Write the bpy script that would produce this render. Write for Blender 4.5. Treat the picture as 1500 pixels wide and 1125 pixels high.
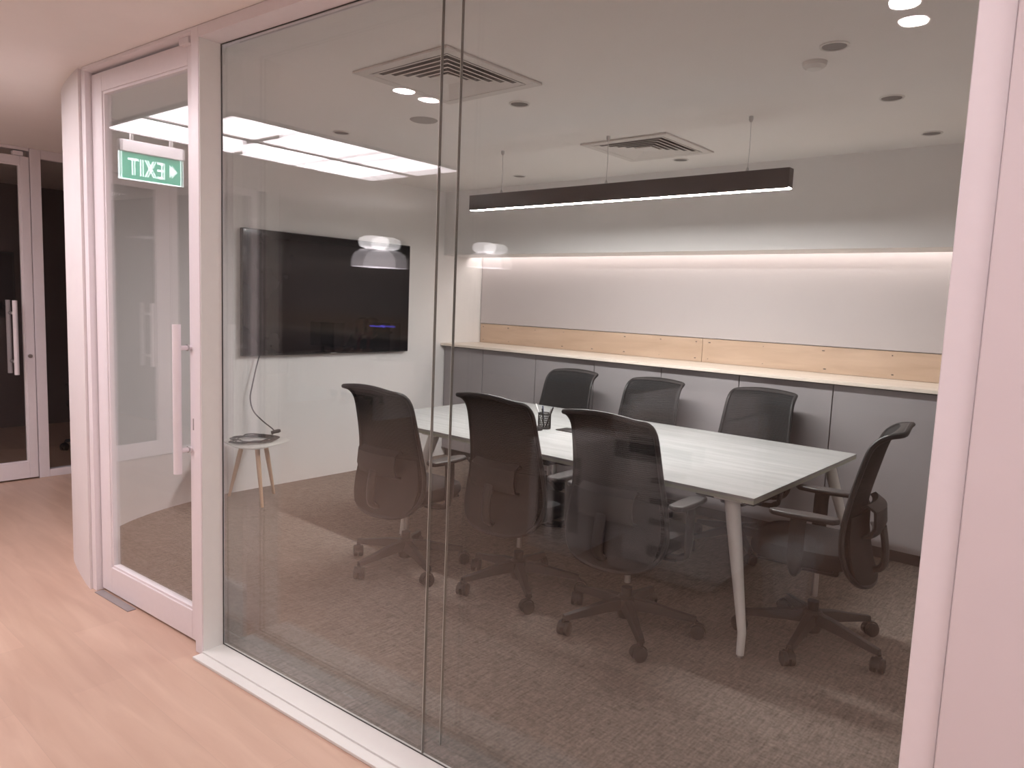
import bpy, bmesh, math, random
from mathutils import Vector, Matrix
random.seed(7)
R = math.radians
PI = math.pi
S = bpy.context.scene
for o in list(bpy.data.objects):
    bpy.data.objects.remove(o)

# ---------------------------------------------------------------- camera
FPX = 1070.19
cx = Vector((0.756, 0.654, 0.040)); dn = Vector((0.103, -0.058, -0.993)); fw = Vector((-0.647, 0.754, -0.111))
fw.normalize(); dn = (dn - fw*dn.dot(fw)).normalized(); cx = dn.cross(fw).normalized()
CAMM = Matrix(((cx.x, -dn.x, -fw.x, 0), (cx.y, -dn.y, -fw.y, 0), (cx.z, -dn.z, -fw.z, 1.58), (0, 0, 0, 1)))
cd = bpy.data.cameras.new('camera'); cam = bpy.data.objects.new('camera', cd)
S.collection.objects.link(cam); cam.matrix_world = CAMM
cd.sensor_fit = 'HORIZONTAL'; cd.sensor_width = 36.0; cd.lens = FPX/1500*36; cd.clip_start = 0.02; cd.clip_end = 100
S.camera = cam

# ---------------------------------------------------------------- world, exposure, area lights
w = bpy.data.worlds.new('world'); S.world = w; w.use_nodes = True
w.node_tree.nodes['Background'].inputs[0].default_value = (1.0, 0.93, 0.93, 1)
w.node_tree.nodes['Background'].inputs[1].default_value = 0.05
S.view_settings.view_transform = 'Standard'; S.view_settings.look = 'None'
S.view_settings.exposure = 0.12; S.view_settings.gamma = 1.0; S.view_settings.use_curve_mapping = False
S.cycles.transparent_max_bounces = 24
S.cycles.max_bounces = 10
S.cycles.sample_clamp_indirect = 6.0

E_PANEL = 9.6      # ceiling light panels of the corridor
E_PEND = 172.0       # linear pendant over the table
E_COVE = 11.0       # cove strip over the counter
C_COR = (1.0, 0.875, 0.92)
C_ROOM = (1.0, 0.965, 0.955)
CEIL = 2.62

# ---------------------------------------------------------------- materials
def mat(name, col, rough=0.5, metal=0.0, spec=0.5, emit=None, es=0.0, noise=0.0, nscale=20, bump=0.0):
    m = bpy.data.materials.new(name); m.use_nodes = True
    nt = m.node_tree; b = nt.nodes['Principled BSDF']
    b.inputs['Base Color'].default_value = (*col, 1)
    b.inputs['Roughness'].default_value = rough; b.inputs['Metallic'].default_value = metal
    b.inputs['Specular IOR Level'].default_value = spec
    if emit:
        b.inputs['Emission Color'].default_value = (*emit, 1); b.inputs['Emission Strength'].default_value = es
    if noise or bump:
        tc = nt.nodes.new('ShaderNodeTexCoord'); n = nt.nodes.new('ShaderNodeTexNoise')
        n.inputs['Scale'].default_value = nscale; n.inputs['Detail'].default_value = 5
        nt.links.new(tc.outputs['Object'], n.inputs['Vector'])
        if noise:
            r = nt.nodes.new('ShaderNodeValToRGB')
            r.color_ramp.elements[0].position = 0.3; r.color_ramp.elements[1].position = 0.7
            r.color_ramp.elements[0].color = (*[c*(1-noise) for c in col], 1)
            r.color_ramp.elements[1].color = (*[min(1, c*(1+noise)) for c in col], 1)
            nt.links.new(n.outputs['Fac'], r.inputs['Fac']); nt.links.new(r.outputs['Color'], b.inputs['Base Color'])
        if bump:
            bp = nt.nodes.new('ShaderNodeBump'); bp.inputs['Strength'].default_value = bump; bp.inputs['Distance'].default_value = 0.004
            nt.links.new(n.outputs['Fac'], bp.inputs['Height']); nt.links.new(bp.outputs['Normal'], b.inputs['Normal'])
    return m

def glass_mat(name, f0=0.022, tint=(0.98, 0.985, 0.982)):
    m = bpy.data.materials.new(name); m.use_nodes = True
    nt = m.node_tree; nt.nodes.clear()
    out = nt.nodes.new('ShaderNodeOutputMaterial'); mix = nt.nodes.new('ShaderNodeMixShader')
    tr = nt.nodes.new('ShaderNodeBsdfTransparent'); gl = nt.nodes.new('ShaderNodeBsdfGlossy')
    tr.inputs['Color'].default_value = (*tint, 1); gl.inputs['Roughness'].default_value = 0.0
    gl.inputs['Color'].default_value = (1, 1, 1, 1)
    lw = nt.nodes.new('ShaderNodeLayerWeight'); lw.inputs['Blend'].default_value = 0.5
    pw = nt.nodes.new('ShaderNodeMath'); pw.operation = 'POWER'; pw.inputs[1].default_value = 3.7
    ma = nt.nodes.new('ShaderNodeMath'); ma.operation = 'MULTIPLY_ADD'; ma.inputs[1].default_value = 1-f0; ma.inputs[2].default_value = f0
    nt.links.new(lw.outputs['Facing'], pw.inputs[0]); nt.links.new(pw.outputs[0], ma.inputs[0])
    nt.links.new(ma.outputs[0], mix.inputs[0]); nt.links.new(tr.outputs[0], mix.inputs[1]); nt.links.new(gl.outputs[0], mix.inputs[2])
    nt.links.new(mix.outputs[0], out.inputs[0])
    return m

def carpet_mat():
    m = bpy.data.materials.new('carpet'); m.use_nodes = True; nt = m.node_tree; b = nt.nodes['Principled BSDF']
    b.inputs['Roughness'].default_value = 0.95; b.inputs['Specular IOR Level'].default_value = 0.1
    tc = nt.nodes.new('ShaderNodeTexCoord')
    def noise(sc, scale, det):
        mp = nt.nodes.new('ShaderNodeMapping'); mp.inputs['Scale'].default_value = sc
        n = nt.nodes.new('ShaderNodeTexNoise'); n.inputs['Scale'].default_value = scale; n.inputs['Detail'].default_value = det
        nt.links.new(tc.outputs['Object'], mp.inputs[0]); nt.links.new(mp.outputs[0], n.inputs['Vector']); return n
    a = noise((14, 1.6, 1), 7, 4); c = noise((1, 1, 1), 90, 3); d = noise((1.2, 6, 1), 10, 3)
    r = nt.nodes.new('ShaderNodeValToRGB'); r.color_ramp.elements[0].position = 0.3; r.color_ramp.elements[1].position = 0.72
    r.color_ramp.elements[0].color = (0.092, 0.075, 0.065, 1); r.color_ramp.elements[1].color = (0.37, 0.305, 0.265, 1)
    m1 = nt.nodes.new('ShaderNodeMath'); m1.operation = 'MULTIPLY_ADD'; m1.inputs[1].default_value = 0.4
    m2 = nt.nodes.new('ShaderNodeMath'); m2.operation = 'MULTIPLY_ADD'; m2.inputs[1].default_value = 0.35
    m3 = nt.nodes.new('ShaderNodeMath'); m3.operation = 'MULTIPLY'; m3.inputs[1].default_value = 0.25
    nt.links.new(d.outputs['Fac'], m3.inputs[0]); nt.links.new(m3.outputs[0], m2.inputs[2]); nt.links.new(c.outputs['Fac'], m2.inputs[0])
    nt.links.new(m2.outputs[0], m1.inputs[2]); nt.links.new(a.outputs['Fac'], m1.inputs[0])
    nt.links.new(m1.outputs[0], r.inputs['Fac']); nt.links.new(r.outputs['Color'], b.inputs['Base Color'])
    bp = nt.nodes.new('ShaderNodeBump'); bp.inputs['Strength'].default_value = 0.5; bp.inputs['Distance'].default_value = 0.004
    nt.links.new(m1.outputs[0], bp.inputs['Height']); nt.links.new(bp.outputs['Normal'], b.inputs['Normal'])
    return m

def wood_mat(name, lo, hi, rough, plank=(1.5, 0.19), grain=1.0, seam=0.35, axis_scale=(1.2, 9, 9)):
    m = bpy.data.materials.new(name); m.use_nodes = True; nt = m.node_tree; b = nt.nodes['Principled BSDF']
    b.inputs['Roughness'].default_value = rough
    tc = nt.nodes.new('ShaderNodeTexCoord')
    mp = nt.nodes.new('ShaderNodeMapping'); mp.inputs['Scale'].default_value = axis_scale
    n = nt.nodes.new('ShaderNodeTexNoise'); n.inputs['Scale'].default_value = 1.6; n.inputs['Detail'].default_value = 8; n.inputs['Distortion'].default_value = 0.6
    nt.links.new(tc.outputs['Object'], mp.inputs[0]); nt.links.new(mp.outputs[0], n.inputs['Vector'])
    r = nt.nodes.new('ShaderNodeValToRGB'); r.color_ramp.elements[0].position = 0.32; r.color_ramp.elements[1].position = 0.68
    r.color_ramp.elements[0].color = (*lo, 1); r.color_ramp.elements[1].color = (*hi, 1)
    nt.links.new(n.outputs['Fac'], r.inputs['Fac'])
    col = r.outputs['Color']
    if plank:
        br = nt.nodes.new('ShaderNodeTexBrick'); br.inputs['Scale'].default_value = 1.0
        br.inputs['Brick Width'].default_value = plank[0]; br.inputs['Row Height'].default_value = plank[1]
        br.inputs['Mortar Size'].default_value = 0.0012; br.inputs['Mortar Smooth'].default_value = 0.3
        br.offset = 0.37
        br.inputs['Color1'].default_value = (1, 1, 1, 1); br.inputs['Color2'].default_value = (0.90, 0.89, 0.88, 1)
        br.inputs['Mortar'].default_value = (1-seam, 1-seam, 1-seam, 1)
        nt.links.new(tc.outputs['Object'], br.inputs['Vector'])
        mx = nt.nodes.new('ShaderNodeMix'); mx.data_type = 'RGBA'; mx.blend_type = 'MULTIPLY'; mx.inputs['Factor'].default_value = 1
        nt.links.new(col, mx.inputs['A']); nt.links.new(br.outputs['Color'], mx.inputs['B']); col = mx.outputs['Result']
    nt.links.new(col, b.inputs['Base Color'])
    return m

def mesh_mat(name, col, hole=0.15, scale=33):
    # woven chair mesh: fine horizontal bands of open weave
    m = bpy.data.materials.new(name); m.use_nodes = True; nt = m.node_tree; b = nt.nodes['Principled BSDF']
    out = nt.nodes['Material Output']
    b.inputs['Base Color'].default_value = (*col, 1); b.inputs['Roughness'].default_value = 0.85
    tc = nt.nodes.new('ShaderNodeTexCoord'); wv = nt.nodes.new('ShaderNodeTexWave')
    wv.bands_direction = 'Z'; wv.inputs['Scale'].default_value = scale; wv.inputs['Distortion'].default_value = 0.0
    nt.links.new(tc.outputs['Object'], wv.inputs['Vector'])
    r = nt.nodes.new('ShaderNodeValToRGB'); r.color_ramp.elements[0].position = 0.55; r.color_ramp.elements[1].position = 0.95
    r.color_ramp.elements[0].color = (0.0, 0.0, 0.0, 1); r.color_ramp.elements[1].color = (hole, hole, hole, 1)
    nt.links.new(wv.outputs['Fac'], r.inputs['Fac'])
    tr = nt.nodes.new('ShaderNodeBsdfTransparent'); mix = nt.nodes.new('ShaderNodeMixShader')
    nt.links.new(r.outputs['Color'], mix.inputs[0]); nt.links.new(b.outputs[0], mix.inputs[1]); nt.links.new(tr.outputs[0], mix.inputs[2])
    nt.links.new(mix.outputs[0], out.inputs[0])
    return m

M = {}
M['wall'] = mat('white_painted_wall', (0.90, 0.88, 0.865), 0.7, noise=0.01, nscale=8)
M['wall_white'] = mat('pinkish_white_wall_paint', (0.82, 0.78, 0.78), 0.6, noise=0.01, nscale=8)
M['ceiling'] = mat('white_ceiling_paint', (0.92, 0.895, 0.87), 0.8, noise=0.01, nscale=5)
M['frame'] = mat('white_powder_coat', (0.86, 0.82, 0.845), 0.35, noise=0.01, nscale=30)
M['frame_inner'] = mat('grey_white_reveal', (0.80, 0.81, 0.78), 0.4, noise=0.01, nscale=30)
M['gasket'] = mat('dark_rubber_gasket', (0.06, 0.06, 0.055), 0.6, noise=0.1)
M['seal'] = mat('clear_glass_seal', (0.16, 0.15, 0.13), 0.12, spec=0.8, noise=0.05)
M['backboard'] = mat('pale_pinkish_grey_panel', (0.60, 0.555, 0.555), 0.6, noise=0.01, nscale=6)
M['edge'] = mat('polished_edge_highlight', (0.75, 0.76, 0.72), 0.25, noise=0.02)  # pale colour stands in for the bright highlight on the polished edge
M['pink_wall'] = mat('pale_pink_wall_paint', (0.76, 0.70, 0.715), 0.6, noise=0.01, nscale=8)
M['glass'] = glass_mat('clear_glass')
M['glass_far'] = glass_mat('clear_glass_far', 0.035, (0.85, 0.85, 0.85))
M['carpet'] = carpet_mat()
M['wood_floor'] = wood_mat('light_oak_plank_floor', (0.60, 0.415, 0.315), (0.68, 0.49, 0.38), 0.38, seam=0.12)
M['ply'] = wood_mat('plywood', (0.58, 0.42, 0.30), (0.70, 0.53, 0.40), 0.5, plank=None)
M['worktop'] = wood_mat('pale_worktop_laminate', (0.80, 0.70, 0.60), (0.88, 0.79, 0.70), 0.4, plank=None)
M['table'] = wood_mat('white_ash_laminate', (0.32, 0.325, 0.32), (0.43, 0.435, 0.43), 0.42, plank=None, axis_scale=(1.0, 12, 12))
M['table_edge'] = mat('grey_green_edge_band', (0.42, 0.44, 0.36), 0.5, noise=0.05)
M['cabinet'] = mat('matt_light_grey_laminate', (0.325, 0.30, 0.305), 0.55, noise=0.02, nscale=12)
M['carcass'] = mat('dark_carcass', (0.08, 0.07, 0.07), 0.7, noise=0.1)
M['black'] = mat('black_plastic', (0.011, 0.010, 0.011), 0.5, noise=0.1)
M['black_fabric'] = mat('black_fabric', (0.012, 0.011, 0.012), 0.95, noise=0.15, nscale=40)
M['chair_mesh'] = mesh_mat('black_chair_mesh', (0.008, 0.0075, 0.008))
M['arm_pad'] = mat('soft_black_arm_pad', (0.02, 0.018, 0.019), 0.4, noise=0.1)
M['steel'] = mat('brushed_steel', (0.55, 0.55, 0.55), 0.3, metal=1.0, noise=0.05)
M['white_metal'] = mat('white_metal', (0.80, 0.79, 0.76), 0.4, noise=0.01)
M['screen'] = mat('glossy_black_screen', (0.010, 0.009, 0.011), 0.10, spec=0.35, noise=0.05, nscale=3)
M['bronze'] = mat('dark_bronze_anodised', (0.035, 0.026, 0.024), 0.3, spec=0.6, noise=0.1)
M['pend_light'] = mat('pendant_diffuser', (0.9, 0.9, 0.9), 0.5, emit=C_ROOM, es=E_PEND)
M['cove_light'] = mat('warm_cove_strip', (0.9, 0.85, 0.8), 0.5, emit=(1.0, 0.88, 0.84), es=E_COVE)
M['panel_light'] = mat('opal_light_panel', (0.9, 0.9, 0.9), 0.5, emit=C_COR, es=E_PANEL)
M['panel_fill'] = mat('added_fill_panel', (0.9, 0.9, 0.9), 0.5, emit=C_COR, es=7.0)  # emission of the added, unseen panels that fill the right side
M['down_light'] = mat('downlight_lens', (0.9, 0.9, 0.9), 0.5, emit=C_COR, es=480.0)
M['dark_well'] = mat('dark_lamp_well', (0.07, 0.06, 0.058), 0.35, noise=0.1)
M['grille'] = mat('grey_perforated_grille', (0.36, 0.34, 0.325), 0.6, noise=0.1, nscale=200)
M['diffuser'] = mat('grey_white_diffuser_metal', (0.72, 0.69, 0.66), 0.5, noise=0.02)
M['exit_green'] = mat('exit_green', (0.03, 0.32, 0.20), 0.4, emit=(0.10, 0.75, 0.48), es=0.8)
M['exit_white'] = mat('exit_white', (0.9, 0.9, 0.9), 0.4, emit=(0.85, 1.0, 1.0), es=4.2)
M['exit_case'] = mat('exit_case_metal', (0.80, 0.78, 0.78), 0.3, noise=0.02)
M['beech'] = wood_mat('beech_leg', (0.60, 0.37, 0.22), (0.74, 0.50, 0.32), 0.45, plank=None, axis_scale=(9, 9, 1))
M['cable'] = mat('black_rubber_cable', (0.02, 0.018, 0.02), 0.5, noise=0.1)
M['wire_mesh'] = mat('black_wire', (0.02, 0.02, 0.02), 0.4, metal=0.3, noise=0.1)
M['paper'] = mat('white_paper', (0.82, 0.82, 0.80), 0.8, noise=0.02)
M['pen_blue'] = mat('dark_blue_pen', (0.02, 0.03, 0.08), 0.35, noise=0.1)
M['copier'] = mat('light_grey_copier_plastic', (0.90, 0.88, 0.88), 0.45, noise=0.02)
M['copier_dark'] = mat('dark_copier_plastic', (0.10, 0.09, 0.095), 0.4, noise=0.05)
M['led_green'] = mat('green_indicator', (0.1, 0.6, 0.4), 0.4, emit=(0.1, 1.0, 0.65), es=6)
M['led_blue'] = mat('blue_screen_bar', (0.1, 0.1, 0.8), 0.4, emit=(0.15, 0.12, 1.0), es=4)
M['bin'] = mat('grey_bin_plastic', (0.84, 0.80, 0.79), 0.4, noise=0.03)
M['bag'] = mat('white_plastic_bag', (0.86, 0.84, 0.82), 0.3, noise=0.05, bump=0.6, nscale=25)
M['opal'] = mat('opal_lamp_glass', (0.9, 0.88, 0.88), 0.3, emit=(1.0, 0.94, 0.95), es=5.0)
M['opal_dim'] = mat('frosted_lamp_shade', (0.8, 0.78, 0.8), 0.4, emit=(1.0, 0.9, 0.95), es=1.6)
M['plate'] = mat('grey_floor_plate', (0.36, 0.33, 0.33), 0.4, metal=0.3, noise=0.05)
M['skin'] = mat('skin', (0.45, 0.26, 0.19), 0.6, noise=0.04)
M['hair'] = mat('dark_brown_hair', (0.018, 0.012, 0.011), 0.6, noise=0.2, nscale=60)
M['shirt'] = mat('dark_top', (0.02, 0.02, 0.024), 0.85, noise=0.1)
M['scarf'] = mat('red_scarf', (0.30, 0.02, 0.03), 0.85, noise=0.15)
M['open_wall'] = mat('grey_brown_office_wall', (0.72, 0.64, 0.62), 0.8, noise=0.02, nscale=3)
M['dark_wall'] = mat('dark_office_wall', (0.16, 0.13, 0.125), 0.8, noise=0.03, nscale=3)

# ---------------------------------------------------------------- mesh helpers
def bx(bm, x0, x1, y0, y1, z0, z1, mtx=None):
    vs = [Vector((x, y, z)) for x in (x0, x1) for y in (y0, y1) for z in (z0, z1)]
    if mtx: vs = [mtx @ v for v in vs]
    v = [bm.verts.new(p) for p in vs]
    for f in ((0, 1, 3, 2), (4, 6, 7, 5), (0, 4, 5, 1), (2, 3, 7, 6), (0, 2, 6, 4), (1, 5, 7, 3)):
        bm.faces.new([v[i] for i in f])
    return v

def frames(pts):
    T = []
    n = len(pts)
    for i in range(n):
        a = pts[max(0, i-1)]; b = pts[min(n-1, i+1)]
        T.append((b-a).normalized())
    up = Vector((0, 0, 1)) if abs(T[0].z) < 0.9 else Vector((1, 0, 0))
    U = (up - T[0]*up.dot(T[0])).normalized(); out = []
    for t in T:
        U = (U - t*U.dot(t)).normalized(); out.append((t, U, t.cross(U)))
    return out

def tube(bm, pts, r, seg=12, flat=1.0, closed=False):
    pts = [Vector(p) for p in pts]
    rs = r if isinstance(r, (list, tuple)) else [r]*len(pts)
    rings = []
    for p, (t, U, V), rr in zip(pts, frames(pts), rs):
        rings.append([bm.verts.new(p + U*(math.cos(2*PI*k/seg)*rr*flat) + V*(math.sin(2*PI*k/seg)*rr)) for k in range(seg)])
    m = len(rings)
    for i in range(m if closed else m-1):
        a, b = rings[i], rings[(i+1) % m]
        for k in range(seg):
            bm.faces.new((a[k], a[(k+1) % seg], b[(k+1) % seg], b[k]))
    if not closed:
        bm.faces.new(rings[0][::-1]); bm.faces.new(rings[-1])

def lathe(bm, prof, c=(0, 0, 0), seg=32, sx=1.0, sy=1.0):
    c = Vector(c); rings = []
    for r, z in prof:
        if r < 1e-5: rings.append([bm.verts.new(c + Vector((0, 0, z)))])
        else: rings.append([bm.verts.new(c + Vector((math.cos(2*PI*k/seg)*r*sx, math.sin(2*PI*k/seg)*r*sy, z))) for k in range(seg)])
    for a, b in zip(rings, rings[1:]):
        if len(a) == 1 and len(b) == 1: continue
        for k in range(seg):
            k2 = (k+1) % seg
            if len(a) == 1: bm.faces.new((a[0], b[k2], b[k]))
            elif len(b) == 1: bm.faces.new((a[k], a[k2], b[0]))
            else: bm.faces.new((a[k], a[k2], b[k2], b[k]))
    if len(rings[0]) > 1: bm.faces.new(rings[0][::-1])
    if len(rings[-1]) > 1: bm.faces.new(rings[-1])

def prism(bm, poly, z0, z1):
    a = [bm.verts.new((x, y, z0)) for x, y in poly]; b = [bm.verts.new((x, y, z1)) for x, y in poly]
    n = len(poly)
    for i in range(n): bm.faces.new((a[i], a[(i+1) % n], b[(i+1) % n], b[i]))
    bm.faces.new(a[::-1]); bm.faces.new(b)

def sheet(bm, P, thick):
    # grid of points given thickness, closed
    nr, nc = len(P), len(P[0]); N = [[None]*nc for _ in range(nr)]
    for i in range(nr):
        for j in range(nc):
            du = P[i][min(nc-1, j+1)] - P[i][max(0, j-1)]; dv = P[min(nr-1, i+1)][j] - P[max(0, i-1)][j]
            n = du.cross(dv); N[i][j] = n.normalized() if n.length > 1e-9 else Vector((0, 1, 0))
    A = [[bm.verts.new(P[i][j] + N[i][j]*thick/2) for j in range(nc)] for i in range(nr)]
    B = [[bm.verts.new(P[i][j] - N[i][j]*thick/2) for j in range(nc)] for i in range(nr)]
    for i in range(nr-1):
        for j in range(nc-1):
            bm.faces.new((A[i][j], A[i][j+1], A[i+1][j+1], A[i+1][j]))
            bm.faces.new((B[i][j], B[i+1][j], B[i+1][j+1], B[i][j+1]))
    for i in range(nr-1):
        bm.faces.new((A[i][0], A[i+1][0], B[i+1][0], B[i][0])); bm.faces.new((A[i][-1], B[i][-1], B[i+1][-1], A[i+1][-1]))
    for j in range(nc-1):
        bm.faces.new((A[0][j], B[0][j], B[0][j+1], A[0][j+1])); bm.faces.new((A[-1][j], A[-1][j+1], B[-1][j+1], B[-1][j]))

def obj(name, bm, m, parent=None, bev=0.0, smooth=False, loc=None, seg=2):
    bmesh.ops.recalc_face_normals(bm, faces=bm.faces)
    me = bpy.data.meshes.new(name); bm.to_mesh(me); bm.free(); me.materials.append(m)
    o = bpy.data.objects.new(name, me); S.collection.objects.link(o)
    if parent: o.parent = parent
    if loc: o.location = loc
    if smooth:
        for p in me.polygons: p.use_smooth = True
    if bev:
        b = o.modifiers.new('bevel', 'BEVEL'); b.width = bev; b.segments = seg; b.limit_method = 'ANGLE'; b.angle_limit = R(40)
        for p in me.polygons: p.use_smooth = True
        wn = o.modifiers.new('wn', 'WEIGHTED_NORMAL'); wn.keep_sharp = True
    elif smooth:
        try:
            me.set_sharp_from_angle(angle=R(38))
        except Exception: pass
    return o

def box(name, m, x0, x1, y0, y1, z0, z1, parent=None, bev=0.0):
    bm = bmesh.new(); bx(bm, x0, x1, y0, y1, z0, z1); return obj(name, bm, m, parent, bev)

def tag(o, label, cat, group=None, kind=None):
    o['label'] = label; o['category'] = cat
    if group: o['group'] = group
    if kind: o['kind'] = kind
    return o
def struct(o, label=None, cat=None):
    o['kind'] = 'structure'
    if label: o['label'] = label
    if cat: o['category'] = cat
    return o
def empty(name, loc=(0, 0, 0), rz=0.0, label=None, cat=None, group=None):
    o = bpy.data.objects.new(name, None); S.collection.objects.link(o); o.location = loc; o.rotation_euler = (0, 0, rz)
    o.empty_display_size = 0.1
    if label: tag(o, label, cat, group)
    return o
def kids(o): return [c for c in bpy.data.objects if c.parent == o]
def copy_tree(o, parent=None):
    c = o.copy(); S.collection.objects.link(c); c.parent = parent
    for k in kids(o): copy_tree(k, c)
    return c
def spline(pts, n=8):
    pts = [Vector(p) for p in pts]; out = []
    for i in range(len(pts)-1):
        p0 = pts[max(0, i-1)]; p1 = pts[i]; p2 = pts[i+1]; p3 = pts[min(len(pts)-1, i+2)]
        for k in range(n):
            t = k/n
            out.append(0.5*((2*p1) + (p2-p0)*t + (2*p0-5*p1+4*p2-p3)*t*t + (3*p1-p0-3*p2+p3)*t**3))
    out.append(pts[-1]); return out
def text_mesh(name, s, size, m, parent, loc, rot, ext=0.001, bold=0.0, sx=1.0):
    cu = bpy.data.curves.new(name, 'FONT'); cu.body = s; cu.size = size; cu.extrude = ext; cu.offset = bold; cu.space_character = 1.25
    t = bpy.data.objects.new('tmp_text', cu); S.collection.objects.link(t)
    dg = bpy.context.evaluated_depsgraph_get(); me = bpy.data.meshes.new_from_object(t.evaluated_get(dg))
    bpy.data.objects.remove(t); bpy.data.curves.remove(cu)
    me.materials.clear(); me.materials.append(m)
    o = bpy.data.objects.new(name, me); S.collection.objects.link(o); o.parent = parent
    o.location = loc; o.rotation_euler = rot; o.scale = (sx, 1, 1); return o

# ---------------------------------------------------------------- glass wall frame of reference (s along the wall, o into the room)
TH = math.atan(0.064); P0 = Vector((-3.0, 1.445, 0))
UU = Vector((math.cos(TH), math.sin(TH), 0)); NN = Vector((-math.sin(TH), math.cos(TH), 0))
def W(s, o, z=0): return P0 + UU*s + NN*o + Vector((0, 0, z))
def W2(s, o): p = W(s, o); return (p.x, p.y)

# ---------------------------------------------------------------- large structure
outer = [(-1.035, 0.0), (-1.15, 0.022), (-1.417, 0.088), (-1.636, 0.163), (-1.95, 0.33), (-2.2, 0.56), (-2.38, 0.85), (-2.48, 1.2), (-2.50, 1.7)]
outer = [W(*p) for p in outer]
outer = [(p.x, p.y) for p in spline(outer, 6)]
inner = [(p.x, p.y) for p in spline([W(-1.035, 0.12), Vector((-4.32, 1.52, 0)), Vector((-4.66, 1.64, 0)), Vector((-4.964, 1.862, 0)), Vector((-5.15, 2.16, 0)), Vector((-5.26, 2.50, 0)), Vector((-5.30, 2.78, 0)), Vector((-5.30, 3.2, 0))], 6)]
# wooden corridor floor and carpet
bm = bmesh.new(); bx(bm, -12, 3.2, -9.6, 6.2, -0.12, 0.0)
struct(obj('floor', bm, M['wood_floor']))
cp = [W2(-1.0, 0.10), W2(3.6, 0.10), (0.6, 5.7), (-5.31, 5.7)] + [(-5.31, 3.2)] + inner[::-1][1:]
bm = bmesh.new(); prism(bm, cp, 0.0, 0.004); struct(obj('floor', bm, M['carpet']))
bm = bmesh.new(); bx(bm, -12, 3.2, -9.6, 6.2, CEIL, CEIL+0.1); struct(obj('ceiling', bm, M['ceiling']))
# curved left wall with the television wall
bm = bmesh.new(); prism(bm, [q for q in outer if q[0] > -5.62 and q[1] < 2.86] + [(-5.62, 2.86), (-5.30, 2.86)] + [q for q in inner if q[1] < 2.85][::-1], 0, CEIL)
struct(obj('wall_curved', bm, M['wall_white'], smooth=True))
struct(box('wall_left', M['wall'], -5.62, -5.30, 2.861, 6.1, 0, CEIL))
struct(box('wall_back', M['wall'], -5.62, 0.75, 5.64, 5.8, 0, CEIL))
struct(box('wall_right', M['wall'], 0.60, 0.75, 1.98, 5.64, 0, CEIL))
bm = bmesh.new(); bx(bm, 2.775, 5.6, -0.012, 0.24, 0, CEIL, Matrix.Translation(P0) @ Matrix.Rotation(TH, 4, 'Z'))
struct(obj('wall_front', bm, M['pink_wall'], bev=0.003))
# soffit over the counter niche, with a slot for the strip light
bm = bmesh.new()
bx(bm, -5.30, 0.6, 5.07, 5.11, 2.015, CEIL); bx(bm, -5.30, 0.6, 5.11, 5.44, 2.015, 2.05)
bx(bm, -5.30, 0.6, 5.42, 5.44, 2.05, 2.14); bx(bm, -5.30, 0.6, 5.44, 5.64, 2.12, 2.14)
struct(obj('trim_soffit', bm, M['wall']))
# corridor shell
struct(box('wall_far', M['open_wall'], -12, 3.2, -9.6, -9.5, 0, CEIL))
struct(box('wall_west', M['open_wall'], -12, -11.9, -9.6, 6.2, 0, CEIL))
struct(box('wall_east', M['wall'], 2.6, 2.7, -9.6, 1.72, 0, CEIL))
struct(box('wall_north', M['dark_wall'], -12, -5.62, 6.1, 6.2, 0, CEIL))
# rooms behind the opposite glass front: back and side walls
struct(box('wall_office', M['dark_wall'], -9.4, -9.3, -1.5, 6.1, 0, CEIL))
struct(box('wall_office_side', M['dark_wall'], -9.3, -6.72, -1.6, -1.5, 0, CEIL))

# ---------------------------------------------------------------- cylinder handle, door builder
def bar_handle(parent, x, y, z0, z1, side):
    # a round pull bar standing off the leaf face (x along leaf, y across)
    bm = bmesh.new(); tube(bm, [(x, y, z0), (x, y, z1)], 0.0175, 16)
    h = obj('pull_handle', bm, M['frame'], parent, smooth=True)
    for z in (z0+0.10, z1-0.10):
        bm = bmesh.new(); tube(bm, [(x, y, z), (x, y-side*0.064, z)], 0.010, 12)
        obj('standoff', bm, M['frame'], h, smooth=True)
        bm = bmesh.new(); tube(bm, [(x, y-side*0.046, z), (x, y-side*0.052, z)], 0.0145, 14)
        obj('collar', bm, M['steel'], h, smooth=True)

def ring_frame(bm, x0, x1, z0, z1, l, r_, t, b_, y0, y1):
    bx(bm, x0, x0+l, y0, y1, z0, z1); bx(bm, x1-r_, x1, y0, y1, z0, z1)
    bx(bm, x0+l, x1-r_, y0, y1, z1-t, z1); bx(bm, x0+l, x1-r_, y0, y1, z0, z0+b_)

def glass_door(name, loc, rz, W_, H_, stile, top, bot, hx, hz, glass, lock=None):
    d = empty(name, loc, rz)
    bm = bmesh.new(); ring_frame(bm, 0, W_, 0.012, H_, stile, stile, top, bot, 0, 0.045)
    obj('leaf_frame', bm, M['frame'], d, bev=0.003)
    bm = bmesh.new(); ring_frame(bm, stile, W_-stile, 0.012+bot, H_-top, 0.012, 0.012, 0.012, 0.012, 0.006, 0.039)
    obj('glazing_bead', bm, M['frame'], d, bev=0.002)
    box('glass_pane', glass, stile+0.006, W_-stile-0.006, 0.018, 0.026, 0.012+bot+0.006, H_-top-0.006, d)
    for y, s in ((-0.062, -1), (0.107, 1)):
        bar_handle(d, hx, y, hz[0], hz[1], s)
    if lock:
        bm = bmesh.new(); tube(bm, [(lock[0], -0.006, lock[1]), (lock[0], 0.001, lock[1])], 0.016, 16)
        obj('lock', bm, M['steel'], d, smooth=True)
    return d

rotM = TH
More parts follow.
